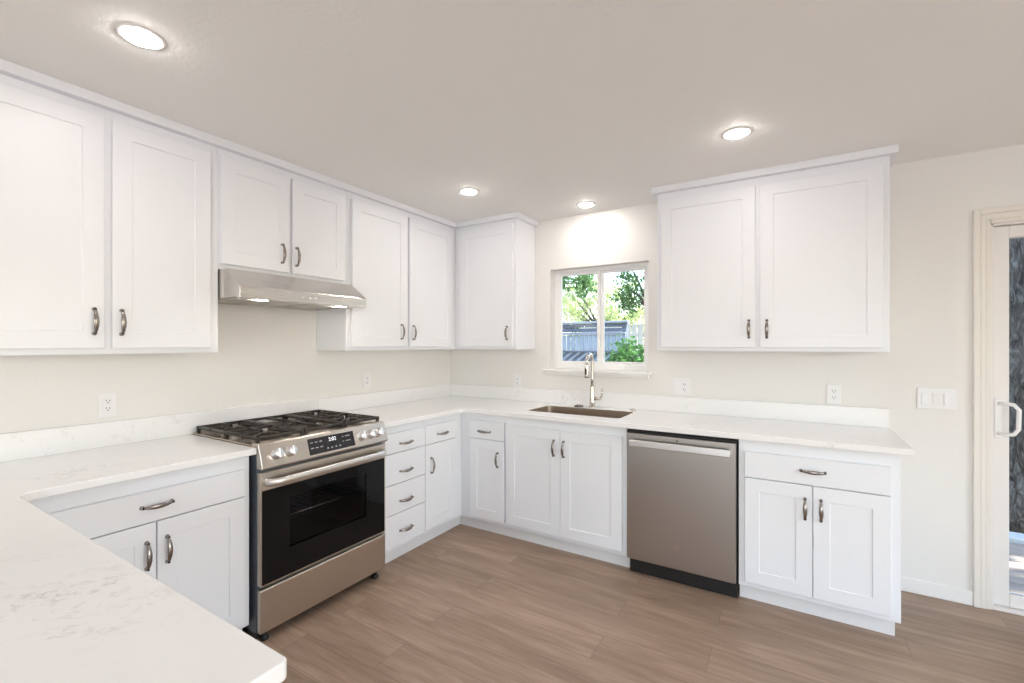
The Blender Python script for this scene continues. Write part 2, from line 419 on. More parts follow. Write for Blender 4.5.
def handle_mesh():
    L = .050; b = MB()
    for s in (-1, 1):                                               # round foot and its little post
        b.lathe([(.0, 0), (.0075, 0), (.0080, -.003), (.0055, -.006), (.0042, -.014), (.0046, -.019)], (0, 0, s*L), 'y', 14)
    pts, rad = [], []
    for i in range(15):
        u = -1+2*i/14
        pts.append((0, -.015-.014*(1-abs(u)**2.2), u*L)); rad.append(.0042+.0054*(1-abs(u)**1.8))
    b.tube(pts, rad, 12, .5, (1, 0, 0))
    return b.mesh('handle', 'nickel')
HANDLE = handle_mesh()
def put_handle(parent, x, z, d, upright=True):
    root = parent
    while root.parent: root = root.parent
    o = bpy.data.objects.new('handle', HANDLE); COL.objects.link(o); o.parent = parent
    o.location = Vector((x, -d, z))-Vector(root['_b'])
    if not upright: o.rotation_euler = (0, pi/2, 0)
    o['label'] = 'brushed nickel bow handle'
    return o

FD = .611; UD = .306; ZB = .094; ZT = .884
def cabinet(name, label, frame, a, b, z0, z1, depth, fronts, toe=None, group=None, back=0.002, extra=None):
    base = ((a+b)/2, -depth/2, 0 if toe else z0)
    r = thing(name, label, 'cabinet', base, frame, group)
    c = MB().box(a+.0008, b-.0008, -depth, -back, z0, z1, .0012)
    if extra: extra(c)
    part('body', c, 'cab', r)
    if toe:
        part('toe_kick', MB().box(toe[0], toe[1], -.552, -.02, 0, z0-.0005), 'toe', r)
    for f in fronts:
        kind, x0, x1, q0, q1, hx, hz = f
        nm = 'door' if kind == 'door' else 'drawer'
        o = part(nm, front_mesh(x0, x1, q0, q1, depth+.0012, stile=.068 if kind == 'door' else None), 'cab', r)
        if hx is not None: put_handle(o, hx, hz, depth+.0202, kind == 'door')
    return r

BG = 'white base cabinets'; UG = 'white upper cabinets'
# base, along the stove wall
cabinet('base_cabinet', 'white base cabinet with one wide drawer over two doors, beside the peninsula', LEFT, -2.948, -2.198, ZB, ZT, FD,
        [('drawer', -2.905, -2.226, .7015, .822, -2.566, .765), ('door', -2.905, -2.568, .122, .697, -2.600, .576), ('door', -2.564, -2.226, .122, .697, -2.532, .578)],
        (-2.948, -2.198), BG)
cabinet('base_cabinet', 'white drawer base with a column of four drawers beside the stove', LEFT, -1.416, -1.031, ZB, ZT, FD,
        [('drawer', -1.392, -1.033, .712, .836, -1.216, .765), ('drawer', -1.392, -1.033, .517, .708, -1.216, .588),
         ('drawer', -1.392, -1.033, .3295, .513, -1.216, .400), ('drawer', -1.392, -1.033, .122, .3255, -1.216, .212)],
        (-1.416, -1.031), BG)
cabinet('base_cabinet', 'white corner base cabinet, one drawer over one door, beside the column of four drawers', LEFT, -1.031, -.002, ZB, ZT, FD,
        [('drawer', -1.029, -.700, .709, .836, -.857, .765), ('door', -1.029, -.700, .122, .705, -.975, .560)],
        (-1.031, -.03), BG)
# base, along the window wall
cabinet('base_cabinet', 'narrow white base cabinet with drawer over one door, between the corner and the sink cabinet', BACK, .6125, 1.013, ZB, ZT, FD,
        [('drawer', .700, 1.006, .703, .834, .840, .758), ('door', .700, 1.006, .122, .699, .955, .565)], (.553, 1.013), BG)
def sink_body(c): pass
r_sink = cabinet('sink_base_cabinet', 'wide white sink base cabinet with two full height doors under the window', BACK, 1.013, 1.889, ZB, ZT, FD,
        [('door', 1.022, 1.443, .122, .826, 1.402, .704), ('door', 1.447, 1.862, .122, .826, 1.474, .704)], (1.013, 1.889), BG)
cabinet('base_cabinet', 'white base cabinet with wide drawer over two doors, between dishwasher and patio door', BACK, 2.5055, 3.1865, ZB, ZT, FD,
        [('drawer', 2.536, 3.148, .686, .820, 2.842, .756), ('door', 2.536, 2.839, .122, .681, 2.809, .565), ('door', 2.843, 3.148, .122, .681, 2.876, .568)],
        (2.5055, 3.172), BG)
# under the peninsula top: two-door carcass facing the stove
PEN = Matrix.Translation((0, -3.625, 0)) @ Matrix.Rotation(pi, 4, 'Z')
cabinet('peninsula_cabinet', 'white peninsula base under the quartz top in the near corner', PEN, -2.06, -.002, ZB, ZT, .640,
        [('drawer', -1.36, -.70, .705, .822, -1.03, .765), ('door', -1.36, -1.035, .122, .694, -1.07, .576), ('door', -1.025, -.70, .122, .694, -.99, .576),
         ('drawer', -2.03, -1.38, .705, .822, -1.70, .765), ('door', -2.03, -1.71, .122, .694, -1.74, .576), ('door', -1.70, -1.38, .122, .694, -1.67, .576)],
        (-2.045, -.002), BG)

UB, UT = 1.352, 2.377
# uppers on the stove wall
cabinet('upper_cabinet', 'tall white upper cabinet with two doors beside the range hood, at the frame edge', LEFT, -3.062, -2.186, UB, UT, UD,
        [('door', -3.016, -2.634, 1.376, 2.338, -2.668, 1.487), ('door', -2.608, -2.228, 1.376, 2.338, -2.579, 1.486)], None, UG)
cabinet('upper_cabinet', 'short white upper cabinet with two doors directly above the range hood', LEFT, -2.186, -1.4185, 1.7705, UT, UD,
        [('door', -2.180, -1.815, 1.797, 2.338, -1.864, 1.898), ('door', -1.796, -1.435, 1.797, 2.338, -1.777, 1.894)], None, UG)
cabinet('upper_cabinet', 'white two-door upper cabinet on the stove wall, between the range hood and the corner', LEFT, -1.4185, -.002, UB, UT, UD,
        [('door', -1.384, -.888, 1.376, 2.338, -.953, 1.484), ('door', -.863, -.363, 1.376, 2.338, -.858, 1.480)][:1] +
        [('door', -.866, -.363, 1.376, 2.338, -.832, 1.480)], None, UG)
# uppers on the window wall
cabinet('upper_cabinet', 'white single-door upper cabinet between the corner and the window', BACK, .3065, .914, UB, UT, UD,
        [('door', .362, .889, 1.376, 2.338, .842, 1.482)], None, UG)
cabinet('upper_cabinet', 'wide white two-door upper cabinet above the dishwasher, between window and patio door', BACK, 1.995, 3.188, UB, UT, UD,
        [('door', 2.022, 2.567, 1.374, 2.330, 2.534, 1.484), ('door', 2.592, 3.160, 1.374, 2.330, 2.627, 1.483)], None, UG)
# crown mouldings, flat board with a small step below
c = MB()
def crown_poly(o):                                                  # outline of the L along both walls
    return [(0.0015, -3.075), (UD+o, -3.075), (UD+o, -UD-o), (.914+o, -UD-o), (.914+o, -.0015), (.0015, -.0015)]
c.prism(crown_poly(.033), UT, CEIL-.0008, 'z', .0015)
solo('crown_molding', c, 'cab', 'flat white crown molding along the L of upper cabinets over the stove', 'crown molding')
c = MB()
c.box(1.963, 3.220, -UD-.034, -.0015, UT, CEIL-.0008, .0015)
solo('crown_molding', c, 'cab', 'flat white crown molding over the upper cabinet beside the patio door', 'crown molding')

# ------------------------------------------------------------------ quartz tops
ZC = .914; CT = .646
outl = [(.001, -1.416), (CT, -1.416)] + arc(CT+.045, -CT-.045, .045, 180, 90) + [(3.2285, -CT), (3.2285, -.001), (.001, -.001)]
ct = thing('countertop', 'white quartz countertop wrapping the corner under the window, with the sink cut out', 'countertop', (1.6, -.3, ZT+.0004))
top = part('top', MB().prism(outl, ZT+.0004, ZC, 'z', .003, 2), 'quartz', ct)
SX0, SX1, SY0, SY1 = 1.112, 1.800, -.490, -.150
def rrect(x0, x1, y0, y1, r):
    return arc(x1-r, y1-r, r, 0, 90, 5)+arc(x0+r, y1-r, r, 90, 180, 5)+arc(x0+r, y0+r, r, 180, 270, 5)+arc(x1-r, y0+r, r, 270, 360, 5)
boolean_cut(top, MB().prism(rrect(SX0, SX1, SY0, SY1, .03), ZT-.05, ZC+.05, 'z').xform(Matrix.Translation((-1.6, .3, -ZT-.0004))))
bs = MB().box(.001, .020, -1.418, -.001, ZC, 1.024, .0015).box(.020, 3.2245, -.020, -.001, ZC, 1.024, .0015)
part('backsplash', bs, 'quartz', ct)
outl = [(.001, -2.184), (CT, -2.184)] + arc(CT+.05, -2.95+.05, .05, 180, 270) + arc(2.107-.012, -2.95-.012, .012, 90, 0) + arc(2.107-.012, -3.84, .012, 0, -90) + [(.001, -3.852)]
ct2 = thing('countertop', 'white quartz countertop from the stove onto the peninsula in the near corner', 'countertop', (.9, -3.0, ZT+.0004))
part('top', MB().prism(outl, ZT+.0004, ZC, 'z', .003, 2), 'quartz', ct2)
part('backsplash', MB().box(.001, .020, -3.85, -1.4185, ZC, 1.028, .0015), 'quartz', ct2)

# ------------------------------------------------------------------ sink, faucet
sk = MB()
def basin():
    b = bmesh.new(); prof = [(.0045, ZC-.002), (.0055, ZC-.002), (.0075, ZT-.19), (.03, ZT-.215)]
    R = []
    for off, z in prof: R.append([b.verts.new((x, y, z)) for x, y in rrect(SX0-.002+off, SX1+.002-off, SY0-.002+off, SY1+.002-off, .035)])
    fl = [b.verts.new((x, y, ZC-.006)) for x, y in rrect(SX0+.0025, SX1-.0025, SY0+.0025, SY1-.0025, .033)]
    n = len(fl); R = [fl]+R
    for i in range(len(R)-1):
        for j in range(n): b.faces.new((R[i][j], R[i][(j+1) % n], R[i+1][(j+1) % n], R[i+1][j]))
    b.faces.new(R[-1]); bmesh.ops.recalc_face_normals(b, faces=b.faces[:]); bmesh.ops.reverse_faces(b, faces=b.faces[:])
    return b
sink = thing('sink', 'undermount stainless steel sink below the faucet', 'sink', ((SX0+SX1)/2, -.32, ZT-.215))
part('basin', MB().add(basin()), 'sinksteel', sink)
part('drain', MB().lathe([(.0, .002), (.03, .002), (.045, .005), (.048, .001)], (1.455, -.30, ZT-.215), 'z', 24), 'chrome', sink)
# the sink hangs inside the sink cabinet, so that carcass is open where the bowl is
body = [c for c in r_sink.children if c.name.startswith('body')][0]
boolean_cut(body, MB().box(SX0-.03, SX1+.03, SY0-.03, SY1+.03, ZT-.24, ZT+.05).xform(Matrix.Translation(-Vector(r_sink['_b']))))

FX, FY = 1.455, -.088
fc = thing('faucet', 'tall gooseneck pull-down faucet in polished nickel behind the sink', 'faucet', (FX, FY, ZC))
b = MB().lathe([(.0, 0), (.027, 0), (.027, .006), (.0215, .010), (.0205, .055), (.0190, .085), (.0165, .12), (.0145, .16)], (FX, FY, ZC+.0006), 'z', 24)
part('body', b, 'chrome', fc)
R_ = .053; zt = ZC+.352
path = [(FX, FY, ZC+.155), (FX, FY, ZC+.22), (FX, FY, zt)] + [(FX, FY-R_+R_*cos(radians(a)), zt+R_*sin(radians(a))) for a in range(15, 181, 15)] + [(FX, FY-2*R_-.002, zt-.03)]
part('spout', MB().tube(path, .0128, 16), 'chrome', fc)
hd = MB().lathe([(.0, 0), (.0175, 0), (.0185, .006), (.0172, .05), (.0148, .082), (.0138, .095), (.0, .095)], (FX, FY-2*R_-.003, zt-.115), 'z', 20)
h = part('spray_head', hd, 'chrome', fc)
part('spray_button', MB().box(FX-.007, FX+.007, FY-2*R_-.0235, FY-2*R_-.016, zt-.095, zt-.05, .002), 'black', h, 'black spray button')
part('nozzle', MB().lathe([(.0, 0), (.0165, 0), (.0165, .004), (.0, .004)], (FX, FY-2*R_-.003, zt-.1195), 'z', 20), 'black', h)
lv = MB().tube([(FX+.018, FY, ZC+.068), (FX+.05, FY, ZC+.068), (FX+.068, FY, ZC+.069)], [.0135, .0135, .012], 14)
lv.tube([(FX+.060, FY, ZC+.072), (FX+.072, FY, ZC+.085), (FX+.078, FY-.002, ZC+.11), (FX+.080, FY-.004, ZC+.145)], [.008, .0065, .0055, .005], 12)
part('lever', lv, 'chrome', fc)
# small pieces on the counter behind the sink
dn = thing('drain_stopper', 'low dark sink stopper lying on the counter beside the faucet foot', 'sink stopper', (1.350, -.100, ZC))
part('flange', MB().lathe([(.0, 0), (.036, 0), (.038, .004), (.034, .009), (.022, .011), (.0, .011)], (1.350, -.100, ZC+.0006), 'z', 24), 'darkmetal', dn)
for dx in (-.011, .013):
    part('grip', MB().lathe([(.0, .010), (.006, .010), (.0055, .02), (.003, .024), (.0, .024)], (1.350+dx, -.100, ZC), 'z', 12), 'chrome', dn)
ab = thing('air_switch', 'small chrome push button set in the counter behind the sink corner by the dishwasher', 'button', (1.772, -.100, ZC))
part('base', MB().lathe([(.0, 0), (.022, 0), (.022, .005), (.015, .008), (.0, .008)], (1.772, -.100, ZC+.0006), 'z', 20), 'chrome', ab)
part('button', MB().lathe([(.0, .007), (.010, .007), (.010, .015), (.008, .017), (.0, .017)], (1.772, -.100, ZC), 'z', 16), 'chrome', ab)

# ------------------------------------------------------------------ gas range (run space of the stove wall)
RX0, RX1 = -2.1805, -1.4195
RF = .668
rg = thing('gas_range', 'stainless steel gas range with black oven door between the base cabinets', 'stove', ((RX0+RX1)/2, -.34, 0), LEFT)
bd = MB()
bd.box(RX0, RX0+.02, -.640, -.03, .05, .905, .002).box(RX1-.02, RX1, -.640, -.03, .05, .905, .002)
bd.box(RX0+.02, RX1-.02, -.05, -.03, .05, .905).box(RX0+.02, RX1-.02, -.640, -.05, .05, .24).box(RX0+.02, RX1-.02, -.640, -.05, .80, .905)
part('body', bd, 'side', rg)
cv = MB()
cv.box(RX0+.02, RX0+.09, -.640, -.055, .24, .80).box(RX1-.09, RX1-.02, -.640, -.055, .24, .80)
cv.box(RX0+.09, RX1-.09, -.075, -.055, .24, .80).box(RX0+.09, RX1-.09, -.640, -.075, .24, .30).box(RX0+.09, RX1-.09, -.640, -.075, .74, .80)
part('oven_cavity', cv, 'cavity', rg)
for z in (.545, .655):
    rk = MB()
    for k in range(15):
        x = RX0+.10+k*(.561/14); rk.tube([(x, -.10, z), (x, -.62, z)], .0028, 6)
    for y in (-.10, -.36, -.622): rk.tube([(RX0+.094, y, z), (RX1-.094, y, z)], .0035, 8)
    part('oven_rack', rk, 'chrome', rg)
# cooktop
ctp = MB().box(RX0+.001, RX1-.001, -.640, -.03, .9055, .9225, .003, 2)
part('cooktop', ctp, 'enamel', rg)
burn = [(-2.03, -.19, .042), (-2.03, -.48, .050), (-1.80, -.335, .055), (-1.57, -.19, .038), (-1.57, -.48, .052)]
for x, y, r in burn:
    b = part('burner', MB().lathe([(.0, 0), (r*1.35, 0), (r*1.30, .006), (r*1.02, .010), (r*1.02, .016), (.0, .016)], (x, y, .9225), 'z', 24), 'darkmetal', rg)
    part('burner_cap', MB().lathe([(.0, .0155), (r*.92, .0155), (r*.96, .019), (r*.90, .023), (.0, .024)], (x, y, .9225), 'z', 24), 'iron', b)
GZ = .956
def bar(mb, p, q, w=.0065, h=.009):
    mb.tube([Vector(p), Vector(q)], [w, w], 6, h/w, (1, 0, 0) if abs(q[0]-p[0]) < abs(q[1]-p[1]) else (0, 1, 0))
gx = [(RX0+.010, RX0+.255), (RX0+.259, RX1-.259), (RX1-.255, RX1-.010)]
for gi, (a, c_) in enumerate(gx):
    g = MB(); y0, y1 = -.622, -.050
    for x in (a+.007, c_-.007): bar(g, (x, y0, GZ-.006), (x, y1, GZ-.006))
    for y in (y0+.006, y1-.006, (y0+y1)/2): bar(g, (a, y, GZ-.006), (c_, y, GZ-.006))
    mx_ = (a+c_)/2
    cs_ = [(-.19), (-.48)] if gi != 1 else [-.335]
    for yc in cs_:
        rr = .028
        for s in (-1, 1):
            bar(g, (mx_+s*rr, yc, GZ-.004), (mx_+s*(c_-a)/2, yc, GZ-.006), .006, .009)
            bar(g, (mx_, yc+s*rr, GZ-.004), (mx_, yc+s*(.135 if gi != 1 else .27), GZ-.006), .006, .009)
        for s in (-1, 1):
            for t in (-1, 1):
                bar(g, (mx_+s*.045, yc+t*.045, GZ-.005), (mx_+s*((c_-a)/2-.01), yc+t*.085, GZ-.006), .005, .008)
    for x in (a+.008, c_-.008):
        for y in (y0+.006, (y0+y1)/2, y1-.006):
            g.box(x-.008, x+.008, y-.008, y+.008, .9226, GZ-.004, .002)
    part('grate', g, 'iron', rg)
# sloping control panel
prof = [(-.600, .905), (-.640, .905), (-.640, .815), (-.684, .815), (-.688, .822), (-.655, .925), (-.650, .930), (-.600, .930)]
cp = part('control_panel', MB().prism(prof, RX0, RX1, 'x', .0015), 'steel_x', rg)
pa, pb = Vector((0, -.688, .822)), Vector((0, -.655, .925)); up = (pb-pa).normalized(); nrm = Vector((1, 0, 0)).cross(up).normalized()
if nrm.y > 0: nrm = -nrm
def on_panel(x, t, off=0): 
    p = pa+(pb-pa)*t+nrm*off; return Vector((x, p.y, p.z))
def panel_box(x0, x1, t0, t1, o0, o1):
    b = bmesh.new(); vs_ = [b.verts.new(on_panel(x, t, o)) for o in (o0, o1) for t in (t0, t1) for x in (x0, x1)]
    for f in ((0, 1, 3, 2), (4, 6, 7, 5), (0, 4, 5, 1), (2, 3, 7, 6), (0, 2, 6, 4), (1, 5, 7, 3)): b.faces.new([vs_[i] for i in f])
    bmesh.ops.recalc_face_normals(b, faces=b.faces[:]); return MB().add(b)
ds = part('display', panel_box(-1.936, -1.656, .10, .86, -.002, .0012), 'display', rg)
def text_mesh(body_, size, mname, x, t, off):
    cu = bpy.data.curves.new('txt', 'FONT'); cu.body = body_; cu.size = size; cu.align_x = 'CENTER'; cu.align_y = 'CENTER'; cu.extrude = .0003
    to = bpy.data.objects.new('txt', cu); COL.objects.link(to); bpy.context.view_layer.update()
    me = bpy.data.meshes.new_from_object(to.evaluated_get(bpy.context.evaluated_depsgraph_get()))
    bpy.data.objects.remove(to); bpy.data.curves.remove(cu)
    o = on_panel(x, t, off)
    me.transform(Matrix(((1, 0, 0, o.x), (0, up.y, nrm.y, o.y), (0, up.z, nrm.z, o.z), (0, 0, 0, 1))))
    b = bmesh.new(); b.from_mesh(me); bpy.data.meshes.remove(me); return MB().add(b)
part('clock_digits', text_mesh('2:02', .027, 'digit', -1.793, .66, .0013), 'digit', ds)
def symbol(x0, x1, t0, t1): part('display_symbol', panel_box(x0, x1, t0, t1, .001, .0016), 'legend', ds)
for x in (-1.917, -1.890, -1.863):
    for t in (.66, .40): symbol(x-.008, x+.008, t-.025, t+.025)
for x in (-1.828, -1.803, -1.778, -1.753): symbol(x-.005, x+.005, .24, .30)
for x, w_ in ((-1.728, .005), (-1.697, .016)):
    for t in (.68, .44): symbol(x-w_, x+w_, t-.02, t+.02)
for x in (-2.106, -2.036, -1.610, -1.544, -1.484):
    K = MB(); K.lathe([(.0, 0), (.0265, 0), (.0265, .004), (.0225, .006), (.0215, .032), (.0195, .036), (.0, .036)], (0, 0, 0), 'z', 24)
    K.box(-.0065, .0065, -.0215, .0215, .026, .044, .002)
    o = on_panel(x, .50, -.0005)
    K.xform(Matrix(((1, 0, 0, o.x), (0, up.y, nrm.y, o.y), (0, up.z, nrm.z, o.z), (0, 0, 0, 1))))
    part('knob', K, 'knob', cp)
# oven door: steel top strip, black glass frame, window
od = MB().box(RX0+.002, RX1-.002, -RF, -.642, .712, .797, .003, 2)
od.box(RX0+.002, RX0+.010, -RF+.001, -.642, .272, .712, .001).box(RX1-.010, RX1-.002, -RF+.001, -.642, .272, .712, .001).box(RX0+.010, RX1-.010, -RF+.001, -.642, .268, .276, .001)
dr = part('oven_door', od, 'steel_x', rg)
GX0, GX1, GZ0, GZ1 = -2.035, -1.565, .405, .655
gl = MB(); gx0, gx1 = RX0+.0102, RX1-.0102
gl.box(gx0, GX0, -RF, -.644, .2765, .7115).box(GX1, gx1, -RF, -.644, .2765, .7115).box(GX0, GX1, -RF, -.644, .2765, GZ0).box(GX0, GX1, -RF, -.644, GZ1, .7115)
part('door_glass', gl, 'oglass', dr, 'black glass door face')
part('oven_window', MB().box(GX0, GX1, -RF+.002, -RF+.006, GZ0, GZ1), 'ovenwin', dr, 'see-through window of the oven door')
hn = MB()
hp = [(RX0+.030, -RF, .752), (RX0+.031, -RF-.020, .752), (RX0+.040, -RF-.036, .752), (RX0+.075, -RF-.044, .752)]
mid = [(RX0+.075+(RX1-RX0-.15)*i/8, -RF-.044-.006*sin(pi*i/8), .752) for i in range(1, 8)]
hp2 = [(RX1-.075, -RF-.044, .752), (RX1-.040, -RF-.036, .752), (RX1-.031, -RF-.020, .752), (RX1-.030, -RF, .752)]
hn.tube(hp+mid+hp2, .0185, 14, .6, (0, 0, 1))
part('oven_handle', hn, 'handlesteel', dr)
wd_ = part('drawer', MB().box(RX0+.001, RX1-.001, -RF, -.642, .052, .255, .006, 3), 'steel_x', rg)
part('kick_panel', MB().box(RX0+.02, RX1-.02, -.600, -.59, .012, .05).box(RX0+.004, RX0+.016, -.62, -.06, .018, .05), 'black', rg)
for x in (RX0+.045, RX1-.045):
    for y in (-.625, -.09):
        part('foot', MB().lathe([(.0, 0), (.020, 0), (.020, .014), (.011, .018), (.011, .052), (.0, .052)], (x, y, 0), 'z', 16), 'black', rg)

# ------------------------------------------------------------------ range hood
HX0, HX1 = -2.1805, -1.4195
hd = thing('range_hood', 'stainless steel under-cabinet range hood above the stove', 'range hood', ((HX0+HX1)/2, -.25, 1.617), LEFT)
prof = [(-.003, 1.625), (-.003, 1.7698), (-.366, 1.7698), (-.372, 1.764), (-.496, 1.678), (-.498, 1.674), (-.498, 1.6195), (-.490, 1.6175), (-.470, 1.6175), (-.470, 1.625)]
part('shell', MB().prism(prof, HX0, HX1, 'x', .0012), 'steel_hood', hd)
part('side_panel', MB().prism([(-.305, 1.622), (-.305, 1.7685), (-.338, 1.7685), (-.338, 1.622)], HX0-.0012, HX0+.001, 'x', .0005), 'steel_hood', hd)
for a, b_ in ((HX0+.03, -1.806), (-1.794, HX1-.03)):
    fl = MB().box(a, b_, -.44, -.06, 1.619, 1.6245, .001)
    for k in range(14):
        y = -.42+k*.027; fl.box(a+.01, b_-.01, y, y+.012, 1.6165, 1.619)
    part('filter', fl, 'steel_hood', hd)
for x in (-2.04, -1.56):
    l = part('lamp', MB().lathe([(.0, .0), (.028, .0), (.028, .004), (.0, .004)], (x, -.440, 1.6185), 'z', 20), 'hoodlens', hd, 'lit round hood lamp')
for x in (-1.852, -1.81, -1.77):
    part('button', MB().lathe([(.0, .0), (.008, .0), (.0075, -.004), (.0, -.0045)], (x, -.4979, 1.645), 'y', 14), 'knob', hd)

# ------------------------------------------------------------------ dishwasher
WX_0, WX_1 = 1.8915, 2.5035
dw = thing('dishwasher', 'stainless steel dishwasher with straight bar handle beside the sink cabinet', 'dishwasher', ((WX_0+WX_1)/2, -.32, 0))
part('tub', MB().box(WX_0+.004, WX_1-.004, -.600, -.05, .100, .872, .002), 'black', dw)
part('control_strip', MB().box(WX_0+.004, WX_1-.004, -.633, -.602, .860, .874, .003).box(WX_0+.01, WX_1-.01, -.625, -.602, .874, .881, .002), 'ledge', dw)
dd = part('door', MB().box(WX_0+.006, WX_1-.009, -.640, -.603, .100, .858, .004, 2), 'steel_z', dw)
hn = MB(); hx0, hx1, hz = 1.925, 2.470, .808
hn.box(hx0, hx1, -.690, -.674, hz-.019, hz+.019, .004, 2).box(hx0, hx0+.018, -.680, -.639, hz-.014, hz+.014, .003).box(hx1-.018, hx1, -.680, -.639, hz-.014, hz+.014, .003)
part('door_handle', hn, 'knob', dd)
bdg = MB().lathe([(.0190, 0), (.0205, 0), (.0205, -.0012), (.0190, -.0012), (.0190, 0)], (2.190, -.6398, .222), 'y', 28)
def sq(pts, r=.0011): bdg.tube([(2.190+x, -.6406, .222+z) for x, z in pts], r, 6)
sq([(.002*1-.002+.004*cos(radians(a))-.006, .006*sin(radians(a))+.001) for a in range(40, 330, 20)]+[(-.004, -.001)])
sq([(.009+.0035*cos(radians(a)), .0035*sin(radians(a))+.0045) for a in range(20, 290, 20)])
sq([(.009+.0045*cos(radians(a)), .0045*sin(radians(a))-.0040) for a in range(80, 330, 20)])
for q in range(4):
    sq([(.0155*cos(radians(a)), .0155*sin(radians(a))) for a in range(q*90+15, q*90+75, 12)], .0009)
part('logo_badge', bdg, 'sinksteel', dd, 'small round logo on the dishwasher door')
part('indicator', MB().lathe([(.0, 0), (.005, 0), (.005, -.0012), (.0, -.0012)], (2.19, -.6398, .838), 'y', 12), 'black', dd)
part('kick_plate', MB().box(WX_0+.012, WX_1-.006, -.592, -.58, .004, .098, .002), 'black', dw)

# ------------------------------------------------------------------ outlets and switches
def outlet(frame, x, z, label, kinds):
    w_ = .070 if len(kinds) == 1 else .023+.046*len(kinds)
    o = thing('wall_outlet' if 'duplex' in kinds else 'light_switch', label, 'outlet' if 'duplex' in kinds else 'switch', (x, -.003, z), frame,
              'electrical outlets' if 'duplex' in kinds else None)
    part('cover_plate', MB().box(x-w_/2, x+w_/2, -.0065, -.0004, z-.058, z+.058, .0022, 2), 'plate', o)
    for i, k in enumerate(kinds):
        cx = x+(i-(len(kinds)-1)/2)*.046
        if k == 'duplex':
            r = part('receptacle', MB().box(cx-.0165, cx+.0165, -.0085, -.006, z-.033, z+.033, .0015), 'plate', o)
            sl = MB()
            for s in (-1, 1):
                zc = z+s*.0175
                sl.box(cx-.0075, cx-.0050, -.0090, -.0083, zc-.001, zc+.008).box(cx+.0050, cx+.0075, -.0090, -.0083, zc-.001, zc+.007)
                sl.lathe([(.0, 0), (.0026, 0), (.0026, -.0007), (.0, -.0007)], (cx, -.0083, zc-.007), 'y', 10)
            part('slots', sl, 'slot', r)
        else:
            f = part('switch_frame', MB().box(cx-.0175, cx+.0175, -.0078, -.006, z-.034, z+.034, .001), 'plate', o)
            b = MB().prism([(-.0075, z-.031), (-.0125 if k == 'down' else -.0085, z-.031), (-.0085 if k == 'down' else -.0125, z+.031), (-.0075, z+.031)], cx-.0150, cx+.0150, 'x', .0008)
            part('rocker', b, 'plate', f)
    return o
outlet(LEFT, -2.526, 1.107, 'white outlet on the stove wall above the counter beside the peninsula', ['duplex'])
outlet(LEFT, -.990, 1.120, 'white outlet on the stove wall between the stove and the corner', ['duplex'])
outlet(BACK, .745, 1.080, 'white outlet between the room corner and the window', ['duplex'])
outlet(BACK, 2.086, 1.094, 'wide white plate with rocker switch and outlet between window and dishwasher', ['down', 'duplex'])
outlet(BACK, 2.966, 1.092, 'white outlet below the upper cabinet near its patio door end', ['duplex'])
outlet(BACK, 3.429, 1.094, 'white triple rocker switch plate beside the patio door', ['down', 'up', 'down'])

# ------------------------------------------------------------------ recessed ceiling lights
for x, y, lab in ((.905, -2.713, 'recessed ceiling light beside the tall stove-wall cabinets near the peninsula, largest in view'), (2.525, -.904, 'recessed ceiling light in front of the cabinet over the dishwasher'),
                  (.905, -.905, 'recessed ceiling light near the room corner'), (1.462, -.225, 'recessed ceiling light close above the window'),
                  (2.525, -2.713, 'added recessed ceiling light, out of view over the open end of the peninsula')):  # last one is out of view, added to brighten peninsula and floor
    o = thing('recessed_light', lab, 'ceiling light', (x, y, CEIL), BACK, 'recessed ceiling lights')
    part('trim_ring', MB().lathe([(.0485, -.0008), (.0700, -.0008), (.0700, -.0022), (.060, -.0045), (.0490, -.0050), (.0485, -.0008)], (x, y, CEIL), 'z', 40), 'trim', o)
    part('lens', MB().lathe([(.0, -.001), (.0483, -.001), (.0483, -.0062), (.046, -.0085), (.036, -.0115), (.0, -.0135)], (x, y, CEIL), 'z', 36), 'lens', o, 'glowing lens')

# ------------------------------------------------------------------ outside
struct('ground', MB().box(-14, 14, T, 26, -.25, -.18), 'soil')
dk = MB()
for k in range(11): dk.box(2.4, 6.5, .14+k*.142, .14+k*.142+.136, -.178, -.15, .003)
solo('deck', dk, 'deck', 'wooden deck boards outside the patio door', 'deck')
solo('stepping_stone', MB().prism(rrect(4.00, 4.36, 1.73, 1.90, .05), -.18, -.12, 'z', .012, 2), 'stone', 'pale bluish stone slab on the ground before the big trunk', 'stone', base=(4.2, 1.8, -.18))

def leaf_cloud(mb, clusters, per, spread, size):
    V, F = [], []
    for c in clusters:
        for _ in range(per):
            p = np.array(c[:3])+rng.normal(0, spread*c[3], 3)*np.array((1, 1, .8))
            d = rng.normal(0, 1, 3); d /= np.linalg.norm(d); e = np.cross(d, rng.normal(0, 1, 3)); e /= np.linalg.norm(e)
            L_ = size*rng.uniform(.6, 1.3); k = len(V); nn = np.cross(d, e)*L_*.10
            V += [p-d*L_/2, p+e*L_*.28+nn, p+d*L_/2, p-e*L_*.28+nn]; F.append((k, k+1, k+2, k+3))
    me = bpy.data.meshes.new('leafs'); me.from_pydata([tuple(v) for v in V], [], F); mb.bm.from_mesh(me); bpy.data.meshes.remove(me); return mb

